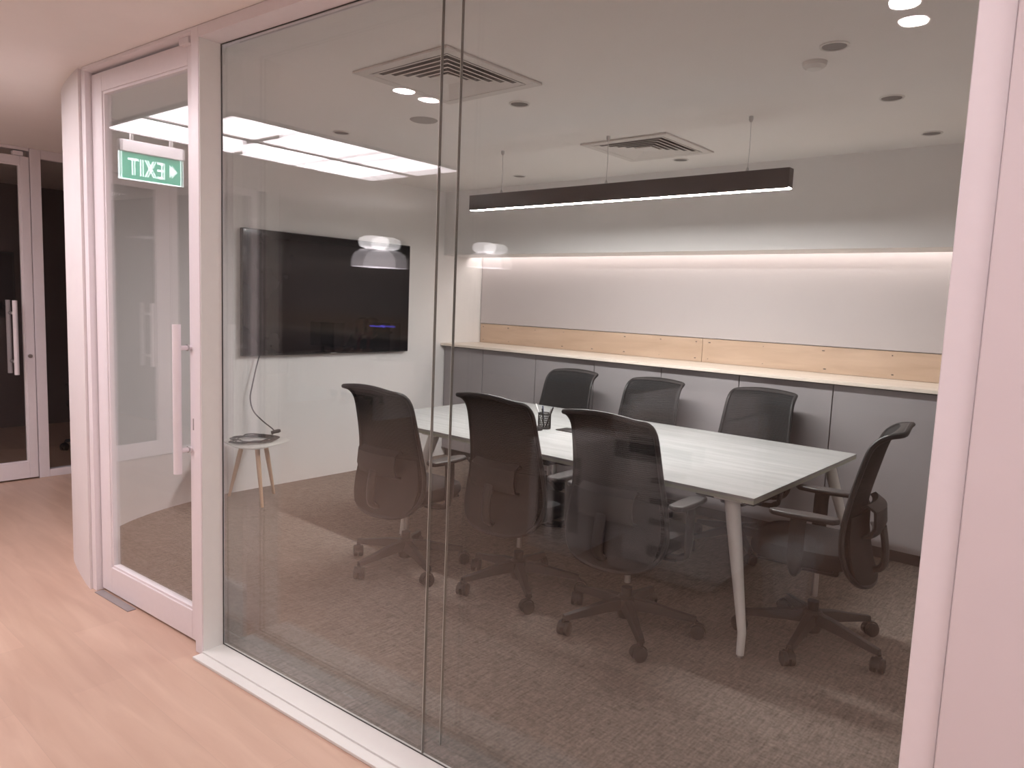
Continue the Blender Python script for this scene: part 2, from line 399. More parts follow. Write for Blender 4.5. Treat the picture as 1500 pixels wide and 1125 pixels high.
# door of the meeting room: leaf front at o = 0.04
p = W(-0.985, 0.04)
d1 = glass_door('door_1', p, TH, 0.985, 2.59, 0.105, 0.088, 0.135, 0.885, (0.785, 1.43), M['glass'])
struct(d1, 'white framed glass door with a long white pull bar beside the curved wall', 'door')
bm = bmesh.new(); bx(bm, 0.86, 0.90, 0.0, 0.04, 2.59, 2.612)
bx(bm, 0.85, 0.93, -0.022, 0.045, 2.575, 2.605); obj('top_pivot', bm, M['frame'], d1, bev=0.006)
# meeting room glazing frame, panes
w1 = empty('window_1', P0, TH); struct(w1, 'floor to ceiling double glazed meeting room front in a white frame', 'window')
bm = bmesh.new()
bx(bm, -0.008, 0.045, 0.0, 0.109, 0, CEIL-0.001); bx(bm, -0.175, -0.1405, 0.18, 0.21, 0.004, CEIL-0.001)    # outer and inner post
obj('post', bm, M['frame'], w1, bev=0.0025)
bm = bmesh.new()
bx(bm, 0.0455, 2.712, 0.0, 0.109, 2.575, CEIL-0.001); bx(bm, -0.1400, 2.774, 0.18, 0.21, CEIL-0.006, CEIL-0.001)
obj('head_rail', bm, M['frame'], w1, bev=0.0025)
bm = bmesh.new()
bx(bm, 0.0455, 2.712, -0.045, 0.0, 0.0, 0.012); bx(bm, 0.0455, 2.712, 0.0, 0.112, 0.0, 0.018)
obj('sill_rail', bm, M['frame_inner'], w1, bev=0.002)
bm = bmesh.new(); bx(bm, 2.712, 2.774, 0.0, 0.109, 0, CEIL-0.001)
obj('post', bm, M['frame'], w1, bev=0.0025)
bm = bmesh.new(); bx(bm, 0.0455, 0.05, 0.004, 0.098, 0.018, 2.575)
obj('reveal_lining', bm, M['frame_inner'], w1)
for o_, lo, hi, za, zb in ((0.104, 0.047, 2.710, 0.019, 2.574), (0.195, -0.140, 2.773, 0.006, CEIL-0.007)):
    for a, b in ((lo, 1.2699), (1.2729, hi)):
        box('glass_pane', M['glass'], a, b, o_-0.005, o_+0.005, za, zb, w1)
    box('edge_highlight', M['edge'], 1.2700, 1.2711, o_-0.0054, o_+0.0054, za, zb, w1)  # painted highlight line beside the dark joint
    box('glass_joint', M['seal'], 1.2712, 1.2728, o_-0.0052, o_+0.0052, za, zb, w1)
bm = bmesh.new()
yy = 0.104-0.0082
bx(bm, 0.0456, 0.0560, yy, yy+0.003, 0.019, 2.574); bx(bm, 2.7085, 2.711, yy, yy+0.003, 0.019, 2.574)
bx(bm, 0.0488, 2.7085, yy, yy+0.003, 2.571, 2.574); bx(bm, 0.0488, 2.7085, yy, yy+0.003, 0.0185, 0.0215)
obj('gasket', bm, M['gasket'], w1)
box('lock_keeper', M['plate'], -0.020, -0.0085, 0.002, 0.030, 0.985, 1.035, w1, 0.001)
# door jamb and head above the door
j = empty('trim_1', P0, TH); struct(j, 'white jamb and head lining around the meeting room door', 'door frame')
box('jamb', M['frame'], -1.034, -0.990, 0.012, 0.13, 0, CEIL-0.001, j, 0.002)
box('head', M['frame'], -0.990, -0.0085, 0.0, 0.13, 2.603, CEIL-0.001, j, 0.002)
box('door_stop', M['frame'], -0.990, -0.978, 0.09, 0.13, 0, 2.602, j, 0.001)
# floor spring plate
bm = bmesh.new(); bx(bm, -0.975, -0.62, -0.005, 0.037, 0, 0.004)
o = obj('floor_spring_plate', bm, M['plate'], None, bev=0.001); o.location = P0; o.rotation_euler = (0, 0, TH)
tag(o, 'grey metal pivot plate let into the wood floor under the meeting room door', 'floor plate')

# ---------------------------------------------------------------- opposite glass fronts along x = -6.7 (faces +x)
# local x runs along -Y when rz = -90: use rz = +90 so that local x = +Y and local -y = +X (front)
FX = -6.70
d2 = glass_door('door_2', (FX, 1.02, 0), R(90), 0.91, 2.55, 0.062, 0.062, 0.13, 0.765, (0.86, 1.44), M['glass_far'], lock=(0.875, 1.0))
struct(d2, 'white framed glass door of the dark office at the left edge', 'door')
box('top_pivot', M['frame'], 0.80, 0.87, -0.012, 0.045, 2.552, 2.585, d2, 0.004)
d3 = glass_door('door_3', (FX, -0.60, 0), R(90), 0.93, 2.55, 0.13, 0.075, 0.13, 0.22, (0.86, 1.44), M['glass_far'])
struct(d3, 'white framed glass door with paired pull bars, seen reflected in the meeting room door', 'door')
def far_window(name, y0, y1, label):
    t = empty(name, (FX, y0, 0), R(90)); L = y1-y0
    bm = bmesh.new(); ring_frame(bm, 0, L, 0, CEIL-0.001, 0.075, 0.075, 0.07, 0.06, 0, 0.08); obj('window_frame', bm, M['frame'], t, bev=0.003)
    box('glass_pane', M['glass_far'], 0.07, L-0.07, 0.035, 0.043, 0.055, CEIL-0.065, t)
    struct(t, label, 'window')
far_window('window_2', 1.935, 3.4, 'tall glass side panel beside the dark office door')
far_window('window_3', -1.48, -0.605, 'tall glass side panel seen reflected beside the far door')
far_window('window_4', 0.335, 1.015, 'tall glass panel between the two far office doors')
far_window('window_5', 3.405, 6.09, 'tall glass panel further down the far corridor')
bm = bmesh.new(); bx(bm, FX-0.08, FX, -0.60, 0.33, 2.56, CEIL-0.001); bx(bm, FX-0.08, FX, 1.02, 1.93, 2.595, CEIL-0.001)
struct(obj('trim_2', bm, M['frame'], bev=0.002))

# ---------------------------------------------------------------- task chair
def back_pt(u, v):
    # u -1..1 across, v 0 (top) .. 1 (bottom); local +y is forward
    prof = [(-0.332, 1.052), (-0.300, 1.048), (-0.268, 1.016), (-0.248, 0.955), (-0.225, 0.86), (-0.202, 0.76), (-0.187, 0.67), (-0.180, 0.58), (-0.188, 0.50), (-0.215, 0.42), (-0.260, 0.36)]
    half = [0.205, 0.218, 0.222, 0.225, 0.230, 0.238, 0.250, 0.266, 0.276, 0.262, 0.205]
    t = v*(len(prof)-1); i = min(len(prof)-2, int(t)); f = t-i
    f2 = f
    y = prof[i][0]*(1-f2)+prof[i+1][0]*f2; z = prof[i][1]*(1-f2)+prof[i+1][1]*f2; h = half[i]*(1-f2)+half[i+1]*f2
    crown = 0.018*(1-u*u)*max(0, 1-v*3.5) - 0.035*(1-abs(u)**3)*max(0, (v-0.8)/0.2)
    return Vector((u*h, y + 0.050*u*u*min(1, v*4), z + crown))

def make_chair():
    c = empty('task_chair', (0, 0, 0))
    # mesh panel
    nu, nv = 16, 30
    bm = bmesh.new(); sheet(bm, [[back_pt(-0.96+1.92*j/nu, 0.045+0.935*i/nv) for j in range(nu+1)] for i in range(nv+1)], 0.004)
    back = obj('backrest', bm, M['chair_mesh'], c, smooth=True)
    # frame round it
    rim = []
    for k in range(25): rim.append(back_pt(-1, k/24*0.985))
    for k in range(1, 12): rim.append(back_pt(-1+2*k/12, 0.985))
    for k in range(25): rim.append(back_pt(1, 0.985-k/24*0.985))
    for k in range(1, 12): rim.append(back_pt(1-2*k/12, 0.0))
    n = len(rim)
    for _ in range(2): rim = [(rim[(i-1) % n]+rim[i]*2+rim[(i+1) % n])/4 for i in range(n)]
    bm = bmesh.new(); tube(bm, rim, 0.0125, 8, closed=True)
    obj('back_frame', bm, M['black'], back, smooth=True)
    # rolled lip along the top
    bm = bmesh.new(); sheet(bm, [[back_pt(-0.97+1.94*j/16, v) for j in range(17)] for v in (0.0, 0.04, 0.08, 0.115)], 0.012)
    obj('top_lip', bm, M['black'], back, smooth=True)
    # solid lower shell behind the mesh
    bm = bmesh.new(); sheet(bm, [[back_pt(-0.93+1.86*j/14, 0.60+0.37*i/12)+Vector((0, -0.012-0.012*math.sin(PI*i/12), 0)) for j in range(15)] for i in range(13)], 0.010)
    obj('lower_shell', bm, M['black_fabric'], back, smooth=True)
    # lumbar housing at the rear
    L = []
    for z, d in ((0.70, 0.0), (0.715, 0.02), (0.69, 0.055), (0.62, 0.062), (0.575, 0.045), (0.565, 0.01)):
        L.append([Vector((x, -0.212-d + 0.045*(x/0.2)**2, z)) for x in [(-0.15+0.30*j/10) for j in range(11)]])
    bm = bmesh.new(); sheet(bm, L, 0.012); obj('lumbar_support', bm, M['black'], c, smooth=True)
    # spine from mechanism up to the lumbar housing
    bm = bmesh.new(); tube(bm, spline([(0, 0.02, 0.385), (0, -0.15, 0.372), (0, -0.268, 0.40), (0, -0.285, 0.48), (0, -0.265, 0.60)], 5), 0.030, 10, flat=0.55)
    obj('spine', bm, M['black'], c, smooth=True)
    # seat
    def seat_pt(a, r):
        ca, sa = math.cos(a), math.sin(a); e = 2/3.6
        x = 0.245*r*(abs(ca)**e)*(1 if ca > 0 else -1); y = 0.245*r*(abs(sa)**e)*(1 if sa > 0 else -1)
        return x, y+0.045
    bm = bmesh.new(); rings = []
    lay = [(0.0, 0.405), (0.80, 0.405), (0.95, 0.412), (1.0, 0.435), (1.0, 0.462), (0.96, 0.482), (0.85, 0.490), (0.5, 0.486), (0.0, 0.482)]
    for r_, z in lay:
        if r_ == 0: rings.append([bm.verts.new((0, 0.045, z))]); continue
        ring = []
        for k in range(40):
            x, y = seat_pt(2*PI*k/40, r_); dz = -0.020*max(0, (y-0.20)/0.115)**2
            ring.append(bm.verts.new((x, y, z+dz)))
        rings.append(ring)
    for a, b in zip(rings, rings[1:]):
        for k in range(40):
            k2 = (k+1) % 40
            if len(a) == 1: bm.faces.new((a[0], b[k2], b[k]))
            elif len(b) == 1: bm.faces.new((a[k], a[k2], b[0]))
            else: bm.faces.new((a[k], a[k2], b[k2], b[k]))
    obj('seat', bm, M['black_fabric'], c, smooth=True)
    bm = bmesh.new(); bx(bm, -0.20, 0.20, -0.10, 0.24, 0.388, 0.406); obj('seat_pan', bm, M['black'], c, bev=0.008)
    bm = bmesh.new(); bx(bm, -0.085, 0.085, -0.11, 0.12, 0.335, 0.388); m_ = obj('mechanism', bm, M['black'], c, bev=0.015)
    bm = bmesh.new(); tube(bm, spline([(0.06, 0.03, 0.36), (0.16, 0.03, 0.355), (0.235, 0.03, 0.365)], 4), 0.006, 8); obj('lever', bm, M['black'], m_, smooth=True)
    # arms
    for s in (-1, 1):
        bm = bmesh.new()
        pr = spline([(s*0.09, 0.055, 0.372), (s*0.20, 0.055, 0.368), (s*0.262, 0.055, 0.385), (s*0.288, 0.05, 0.46), (s*0.288, 0.05, 0.60), (s*0.285, 0.045, 0.642)], 4)
        tube(bm, pr, [0.016+0.020*min(1, max(0, (q.z-0.37)/0.08)) for q in pr], 10, flat=1.0)
        for v in bm.verts:
            if v.co.z > 0.40: v.co.x = s*0.286+(v.co.x-s*0.286)*0.42
        a = obj('armrest', bm, M['black'], c, smooth=True)
        bm = bmesh.new()
        pl = [(0.028*k, y) for k, y in ((1.5, -0.105), (1.75, 0.0), (1.6, 0.10), (1.1, 0.165), (0, 0.185), (-1.1, 0.165), (-1.6, 0.10), (-1.6, 0.0), (-1.3, -0.10), (0, -0.12))]
        prism(bm, [(s*0.285+x*0.95, y-0.005) for x, y in pl], 0.642, 0.667)
        obj('arm_pad', bm, M['arm_pad'], a, bev=0.010, seg=3)
    # column
    bm = bmesh.new(); tube(bm, [(0, 0, 0.05), (0, 0, 0.205)], 0.027, 16); obj('column_sleeve', bm, M['black'], c, smooth=True)
    bm = bmesh.new(); tube(bm, [(0, 0, 0.20), (0, 0, 0.345)], 0.015, 14); obj('gas_lift', bm, M['steel'], c, smooth=True)
    # five-star base
    bm = bmesh.new(); lathe(bm, [(0.0, 0.055), (0.040, 0.055), (0.048, 0.085), (0.048, 0.150), (0.034, 0.165), (0, 0.165)])
    for k in range(5):
        a = 2*PI*k/5
        mt = Matrix.Rotation(a, 4, 'Z')
        pts = [(0.03, 0, 0.128), (0.12, 0, 0.122), (0.22, 0, 0.106), (0.340, 0, 0.090)]
        sec = [(0.030, 0.028), (0.026, 0.025), (0.022, 0.019), (0.018, 0.013)]
        prev = None
        for (x, y, z), (hw, hh) in zip(pts, sec):
            ring = [bm.verts.new(mt @ Vector((x, yy, z+zz))) for yy, zz in ((-hw, -hh), (-hw*0.7, hh), (hw*0.7, hh), (hw, -hh))]
            if prev:
                for q in range(4): bm.faces.new((prev[q], prev[(q+1) % 4], ring[(q+1) % 4], ring[q]))
            else: bm.faces.new(ring[::-1])
            prev = ring
        bm.faces.new(prev)
    base = obj('star_base', bm, M['black'], c, bev=0.004)
    bm = bmesh.new()
    tube(bm, [(0, 0, 0.045), (0, 0, 0.085)], 0.010, 8)
    for s in (-1, 1):
        tube(bm, [(-0.012, s*0.004, 0.0335), (-0.012, s*0.007, 0.0335), (-0.012, s*0.026, 0.0335), (-0.012, s*0.030, 0.0335)], [0.027, 0.0335, 0.0335, 0.025], 20)
    prof = [Vector((-0.012+math.cos(a)*0.038, 0, 0.034+math.sin(a)*0.038)) for a in [R(20+k*16) for k in range(11)]]
    sheet(bm, [[q+Vector((0, yy, 0)) for q in prof] for yy in (-0.012, 0, 0.012)], 0.004)
    c0 = obj('caster', bm, M['black'], base, smooth=True)
    for k in range(5):
        q = c0 if k == 0 else c0.copy()
        if k: S.collection.objects.link(q); q.parent = base
        a = 2*PI*k/5
        q.location = (math.cos(a)*0.338, math.sin(a)*0.338, 0); q.rotation_euler = (0, 0, a+R(40+67*k))
    return c

proto = make_chair()
GC = 'task chairs around the meeting table'
# x, y, heading (local +y forward), base angle of one castor in world, height change, label
chairs = [
    (-3.18, 2.80, 3, 269, 0.02, 'black mesh task chair nearest the television, its back to the glass'),
    (-2.50, 3.03, 0, 248, 0.03, 'black mesh task chair in the middle of the near side, left of the pen cup'),
    (-1.80, 3.03, 0, 242, 0.03, 'black mesh task chair on the near side, the one closest to the bare table end'),
    (-3.52, 4.60, 180, 40, -0.03, 'black task chair on the cabinet side, directly behind the pen cup'),
    (-2.76, 4.62, 180, 60, -0.03, 'black task chair in the middle of the cabinet side of the table'),
    (-1.93, 4.62, 180, 20, -0.02, 'black task chair on the cabinet side nearest the pulled out end chair'),
    (-1.075, 3.55, 98, 273, 0.03, 'black task chair pulled out at the table end, seen from the side'),
]
def place_chair(k, x, y, hd, ba, dz, label, group=GC):
    c = proto if k == 0 else copy_tree(proto)
    c.location = (x, y, 0.004); c.rotation_euler = (0, 0, R(hd)); c['label'] = label; c['category'] = 'chair'; c['group'] = group
    for q in kids(c):
        n = q.name.split('.')[0]
        if n == 'star_base': q.rotation_euler = (0, 0, R(ba-hd))
        elif n == 'column_sleeve': pass
        else: q.location = (0, 0, dz)
    return c
for k, a in enumerate(chairs): place_chair(k, *a)

# ---------------------------------------------------------------- meeting table
TX0, TX1, TY0, TY1 = -4.16, -1.26, 3.185, 4.745
tb = empty('meeting_table', ((TX0+TX1)/2, (TY0+TY1)/2, 0.004), 0, 'long white ash meeting table on splayed white legs', 'table')
hx, hy = (TX1-TX0)/2, (TY1-TY0)/2
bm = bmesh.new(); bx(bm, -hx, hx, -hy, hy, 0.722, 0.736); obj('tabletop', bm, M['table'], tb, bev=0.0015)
bm = bmesh.new()
for z, q in ((0.722, 0.001),):
    vs = []
    a = [(-hx+q, -hy+q), (hx-q, -hy+q), (hx-q, hy-q), (-hx+q, hy-q)]; b = [(-hx+0.03, -hy+0.03), (hx-0.03, -hy+0.03), (hx-0.03, hy-0.03), (-hx+0.03, hy-0.03)]
    A = [bm.verts.new((x, y, 0.722)) for x, y in a]; B = [bm.verts.new((x, y, 0.706)) for x, y in a]; C_ = [bm.verts.new((x, y, 0.700)) for x, y in b]
    for i in range(4):
        k = (i+1) % 4; bm.faces.new((A[i], A[k], B[k], B[i])); bm.faces.new((B[i], B[k], C_[k], C_[i]))
    bm.faces.new(A); bm.faces.new(C_[::-1])
obj('underside_edge', bm, M['table_edge'], tb)
for sx in (-1, 1):
    for sy in (-1, 1):
        bm = bmesh.new()
        xi = 0.0 if sx > 0 else 0.56      # the television end has its legs set further in
        top = Vector((sx*(hx-0.14-xi), sy*(hy-0.085), 0.69)); kn = Vector((sx*(hx+0.005-xi), sy*(hy+0.035), 0.115)); ft = Vector((sx*(hx+0.008-xi), sy*(hy+0.045), 0.012))
        tube(bm, [top, top.lerp(kn, 0.3), top.lerp(kn, 0.7), kn, ft], [0.036, 0.033, 0.025, 0.0195, 0.0175], 20)
        lg = obj('leg', bm, M['white_metal'], tb, smooth=True)
        bm = bmesh.new(); lathe(bm, [(0, 0), (0.012, 0), (0.012, 0.012), (0, 0.012)], (ft.x, ft.y, 0), 14); obj('foot_glide', bm, M['steel'], lg)
        box('leg_bracket', M['white_metal'], top.x-0.07, top.x+0.07, top.y-0.05, top.y+0.05, 0.690, 0.700, lg, 0.002)
bm = bmesh.new()
for y in (-0.35, 0.35): bx(bm, -hx+0.6, hx-0.2, y-0.02, y+0.02, 0.66, 0.700)
obj('crossbeam', bm, M['white_metal'], tb, bev=0.002)
TZ = 0.7405
# cable port, puck and pen cup on the table
o = box('cable_port', M['black'], -0.14, 0.14, -0.06, 0.06, 0, 0.006, None, 0.002); o.location = (-2.78, 3.93, TZ)
tag(o, 'flat black rectangular cable port lid set on the table top right of the pen cup', 'cable port')
bm = bmesh.new(); lathe(bm, [(0, 0), (0.030, 0), (0.034, 0.006), (0.034, 0.016), (0.028, 0.024), (0, 0.026)]); o = obj('puck', bm, M['black'], smooth=True, loc=(-2.995, 3.775, TZ))
tag(o, 'small round black object on the table in front of the pen cup', 'puck')
cup = empty('pen_cup', (-3.01, 3.86, TZ), 0, 'round black wire mesh pen cup on the meeting table', 'pen holder')
bm = bmesh.new(); lathe(bm, [(0, 0), (0.044, 0), (0.044, 0.006), (0, 0.006)]); obj('cup_base', bm, M['wire_mesh'], cup, smooth=True)
bm = bmesh.new()
for k in range(30):
    for s in (-1, 1):
        pts = [(math.cos(2*PI*k/30+s*t*0.12)*0.043, math.sin(2*PI*k/30+s*t*0.12)*0.043, 0.004+t*0.0165) for t in range(7)]
        tube(bm, pts, 0.0017, 4)
obj('wire_wall', bm, M['wire_mesh'], cup)
bm = bmesh.new(); tube(bm, [(math.cos(a)*0.044, math.sin(a)*0.044, 0.104) for a in [2*PI*k/28 for k in range(28)]], 0.003, 6, closed=True)
obj('rim', bm, M['wire_mesh'], cup, smooth=True)
pens = [(0.028, 0.010, 0.046, 0.018, 0.150, 'black', 'black pen leaning to the right in the mesh cup'),
        (-0.022, 0.012, -0.036, 0.024, 0.145, 'pen_blue', 'dark blue pen at the back of the mesh cup'),
        (0.004, -0.026, 0.012, -0.042, 0.140, 'black', 'black pen leaning to the front of the mesh cup'),
        (0.012, 0.026, 0.020, 0.040, 0.135, 'steel', 'grey metal pen at the rear of the mesh cup'),
        (-0.030, -0.012, -0.052, -0.014, 0.165, 'paper', 'tall white pen standing at the left of the mesh cup')]
for x0, y0, x1, y1, ln, mm, lab in pens:
    a = Vector((x0*0.3, y0*0.3, 0.008)); b = Vector((x1*0.86, y1*0.86, 0.104)); dr = (b-a).normalized()
    root = empty('pen', cup.location + a, 0, lab, 'pen', 'pens in the mesh cup')
    bm = bmesh.new(); tube(bm, [(0, 0, 0), dr*0.008, dr*ln*0.72], [0.001, 0.0042, 0.0042], 10); obj('barrel', bm, M[mm], root, smooth=True)
    bm = bmesh.new(); tube(bm, [dr*ln*0.72, dr*ln*0.98, dr*ln], [0.005, 0.005, 0.003], 10); obj('cap', bm, M[mm], root, smooth=True)

# ---------------------------------------------------------------- counter: cabinets, worktop, plywood
xs = [-5.29, -4.76, -4.11, -3.475, -2.84, -2.20, -1.54, -0.89, -0.24, 0.595]
for i in range(len(xs)-1):
    a, b = xs[i], xs[i+1]
    names = ['first from the television wall', 'second from the television wall', 'third from the television wall', 'fourth from the television wall, behind the middle chair', 'fifth from the television wall', 'sixth from the television wall', 'seventh, behind the end chair', 'eighth, mostly behind the right frame', 'last, hidden at the right end']
    t = empty('base_cabinet', ((a+b)/2, 5.36, 0.004), 0, 'grey handleless base cabinet, ' + names[i], 'cabinet', 'grey base cabinets under the long counter')
    h = (b-a)/2
    box('cabinet_body', M['carcass'], -h+0.0005, h-0.0005, -0.235, 0.270, 0.085, 1.118, t)
    box('door', M['cabinet'], -h+0.0035, h-0.0035, -0.256, -0.236, 0.085, 1.112, t, 0.001)
    box('plinth', M['carcass'], -h+0.0005, h-0.0005, -0.205, 0.26, 0, 0.085, t)
o = box('worktop', M['worktop'], -5.295, 0.595, 5.05, 5.615, 1.126, 1.15, None, 0.002)
tag(o, 'long pale wood worktop running over the grey cabinets', 'worktop')
for a, b, lab in ((-5.29, -2.762, 'left length of bare plywood upstand behind the worktop'), (-2.758, 0.59, 'right length of bare plywood upstand behind the worktop')):
    t = empty('plywood_upstand', ((a+b)/2, 5.625, 1.151), 0, lab, 'plywood board', 'plywood upstands'); h = (b-a)/2
    box('board', M['ply'], -h, h, -0.006, 0.008, 0, 0.195, t, 0.001)
    bm = bmesh.new()
    for k in range(8):
        x = -h+0.05+(2*h-0.1)*k/7
        for z in (0.03, 0.165): tube(bm, [(x+random.uniform(-.02, .02), -0.0068, z), (x, -0.0055, z)], 0.0035, 8)
    obj('screw_heads', bm, M['carcass'], t)
# back panel above the plywood (shadow gap line)
o = struct(box('trim_backboard', M['backboard'], -5.29, 0.59, 5.617, 5.638, 1.352, 2.118))
# cove strip
ls = empty('cove_light', (-2.4, 5.53, 2.0), 0, 'warm linear cove light hidden above the counter niche', 'light')
box('diffuser', M['cove_light'], -3.05, 2.9, -0.02, 0.02, 0.083, 0.09, ls)
box('channel', M['white_metal'], -3.05, 2.9, -0.025, 0.025, 0.0905, 0.118, ls)
# small access slots in the soffit underside
# ---------------------------------------------------------------- television
tv = empty('television', (-5.30, 3.742, 1.572), 0, 'large black wall mounted television, switched off', 'television')
box('body', M['black'], 0.02, 0.058, -0.838, 0.838, -0.49, 0.49, tv, 0.004)
box('screen', M['screen'], 0.058, 0.0605, -0.830, 0.830, -0.478, 0.482, tv)
box('wall_bracket', M['black'], 0.0, 0.02, -0.30, 0.30, -0.20, 0.20, tv)
bm = bmesh.new(); bx(bm, 0.058, 0.061, -0.03, 0.03, -0.489, -0.480); obj('badge', bm, M['grille'], tv)

# side table
st = empty('side_table', (-4.92, 2.83, 0.004), 0, 'small white side table with rounded triangular top on three beech legs', 'side table')
def tri(r, k=0.0):
    pts = []
    for i in range(48):
        a = 2*PI*i/48
        rr = r*(1+0.13*math.cos(3*(a-R(-40)))) ; pts.append((math.cos(a)*rr, math.sin(a)*rr))
    return pts
bm = bmesh.new()
A = [bm.verts.new((x, y, 0.445)) for x, y in tri(0.16)]; B = [bm.verts.new((x, y, 0.462)) for x, y in tri(0.222)]; C_ = [bm.verts.new((x, y, 0.470)) for x, y in tri(0.224)]; D_ = [bm.verts.new((x, y, 0.474)) for x, y in tri(0.216)]
for P_, Q_ in ((A, B), (B, C_), (C_, D_)):
    for i in range(48): bm.faces.new((P_[i], P_[(i+1) % 48], Q_[(i+1) % 48], Q_[i]))
bm.faces.new(A[::-1]); bm.faces.new(D_)
obj('table_top', bm, M['white_metal'], st, smooth=True)
for fx, fy, tx, ty in ((0.14, -0.025, 0.055, -0.02), (-0.30, -0.05, -0.10, -0.05), (-0.15, 0.245, -0.035, 0.10)):
    bm = bmesh.new(); tube(bm, [(tx, ty, 0.447), (tx+(fx-tx)*.3, ty+(fy-ty)*.3, 0.31), (fx, fy, 0.0)], [0.017, 0.017, 0.010], 16)
    obj('leg', bm, M['beech'], st, smooth=True)
# power cable from the television, coiled on the side table
pc = []
drop = [(-5.255, 3.06, 1.10), (-5.255, 3.03, 1.0), (-5.24, 2.985, 0.85), (-5.235, 2.965, 0.75), (-5.22, 2.985, 0.65), (-5.17, 3.04, 0.57), (-5.05, 3.06, 0.515), (-4.98, 3.0, 0.492)]
coil = []
for k in range(66):
    a = 0.9+2*PI*k/14.0; r_ = 0.128+0.030*math.sin(k*1.7)+0.012*math.sin(k*0.37); coil.append((-4.93+math.cos(a)*r_, 2.82+math.sin(a)*r_*1.15, 0.485+0.010*(k/66)*2+0.004*math.sin(k*2.3)))
cab = empty('power_cable', (-5.0, 2.9, 0.48), 0, 'black cable hanging from the television and coiled on the side table', 'cable')
bm = bmesh.new(); tube(bm, [Vector(q)-cab.location for q in spline(drop+coil, 4)], 0.0052, 8); obj('cord', bm, M['cable'], cab, smooth=True)
bm = bmesh.new(); tube(bm, [Vector((-4.99, 3.00, 0.512))-cab.location, Vector((-4.965, 3.045, 0.524))-cab.location, Vector((-4.955, 3.06, 0.528))-cab.location], [0.012, 0.015, 0.010], 10); obj('plug', bm, M['cable'], cab, smooth=True)

# ---------------------------------------------------------------- linear pendant
pd = empty('linear_pendant', (-2.62, 3.87, 2.225), 0, 'long dark linear pendant light hanging on thin wires over the table', 'pendant light')
bm = bmesh.new(); bx(bm, -1.15, 1.15, -0.030, 0.030, 0.006, 0.105); bx(bm, -1.15, 1.15, -0.030, -0.0265, 0.0, 0.006); bx(bm, -1.15, 1.15, 0.0265, 0.030, 0.0, 0.006); obj('housing', bm, M['bronze'], pd, bev=0.002)
box('diffuser', M['pend_light'], -1.145, 1.145, -0.026, 0.026, 0.0005, 0.0055, pd)
for x in (-0.87, 0.0, 0.91):
    bm = bmesh.new(); tube(bm, [(x, 0, 0.105), (x+0.004, 0, 0.25), (x, 0, 0.385)], 0.0016, 6); wv = obj('suspension_wire', bm, M['steel'], pd)
    bm = bmesh.new(); lathe(bm, [(0, 0.365), (0.006, 0.365), (0.012, 0.378), (0.012, 0.3945), (0, 0.3945)], (x, 0, 0), 14); obj('ceiling_cap', bm, M['steel'], wv, smooth=True)
    bm = bmesh.new(); lathe(bm, [(0, 0.105), (0.009, 0.105), (0.009, 0.118), (0.003, 0.130), (0, 0.130)], (x, 0, 0), 12); obj('gripper', bm, M['steel'], wv, smooth=True)

# ---------------------------------------------------------------- ceiling diffusers
def air_diffuser(x, y, label, rz=0.0):
    t = empty('air_diffuser', (x, y, CEIL), rz, label, 'air vent', 'square ceiling air diffusers')
    bm = bmesh.new(); ring_frame_xy(bm, 0.315, 0.262, -0.012, -0.0005); obj('frame', bm, M['diffuser'], t, bev=0.003)
    bm = bmesh.new()
    rs = [0.256, 0.216, 0.176, 0.136, 0.096]
    for r_ in rs:
        lo, hi = r_, r_-0.024
        rings = []
        for rr, z in ((lo, -0.011), (hi, -0.004), (hi-0.002, -0.0045), (lo-0.002, -0.012)):
            rings.append([bm.verts.new((sx*rr, sy*rr, z)) for sx, sy in ((-1, -1), (1, -1), (1, 1), (-1, 1))])
        for a, b in zip(rings, rings[1:]+rings[:1]):
            for i in range(4): bm.faces.new((a[i], a[(i+1) % 4], b[(i+1) % 4], b[i]))
    obj('louvres', bm, M['diffuser'], t)
    box('centre_plate', M['diffuser'], -0.058, 0.058, -0.058, 0.058, -0.011, -0.006, t, 0.001)
    box('backing', M['dark_well'], -0.262, 0.262, -0.262, 0.262, -0.0018, -0.0004, t)
    return t
def ring_frame_xy(bm, ro, ri, z0, z1):
    bx(bm, -ro, ro, -ro, -ri, z0, z1); bx(bm, -ro, ro, ri, ro, z0, z1); bx(bm, -ro, -ri, -ri, ri, z0, z1); bx(bm, ri, ro, -ri, ri, z0, z1)
air_diffuser(-2.60, 2.48, 'square white ceiling air diffuser nearest the glass')
air_diffuser(-2.58, 4.27, 'square white ceiling air diffuser behind the linear pendant')

def downlight(x, y, label, on=False, r=0.045):
    t = empty('downlight', (x, y, CEIL), 0, label, 'downlight', 'recessed ceiling downlights')
    bm = bmesh.new(); tube(bm, [(math.cos(a)*(r+0.006), math.sin(a)*(r+0.006), -0.002) for a in [2*PI*k/32 for k in range(32)]], 0.005, 6, closed=True)
    obj('rim', bm, M['white_metal'], t, smooth=True)
    bm = bmesh.new(); lathe(bm, [(0, -0.003), (r, -0.003), (r, -0.0005), (0, -0.0005)], seg=32)
    obj('lens' if on else 'well', bm, M['down_light'] if on else M['dark_well'], t)
    return t
for x, y, l_ in ((-1.025, 3.034, 'unlit ceiling downlight nearest the glass at the right'), (-1.024, 3.88, 'unlit ceiling downlight in line with the right end of the pendant'), (-1.02, 4.72, 'unlit ceiling downlight furthest right near the counter'),
              (-2.61, 3.01, 'unlit ceiling downlight just behind the near air diffuser'), (-4.04, 4.695, 'unlit ceiling downlight in the back left near the counter'), (-4.03, 2.915, 'unlit ceiling downlight on the television side, near the glass'),
              (-2.58, 4.72, 'unlit ceiling downlight behind the far air diffuser')):
    downlight(x, y, l_)
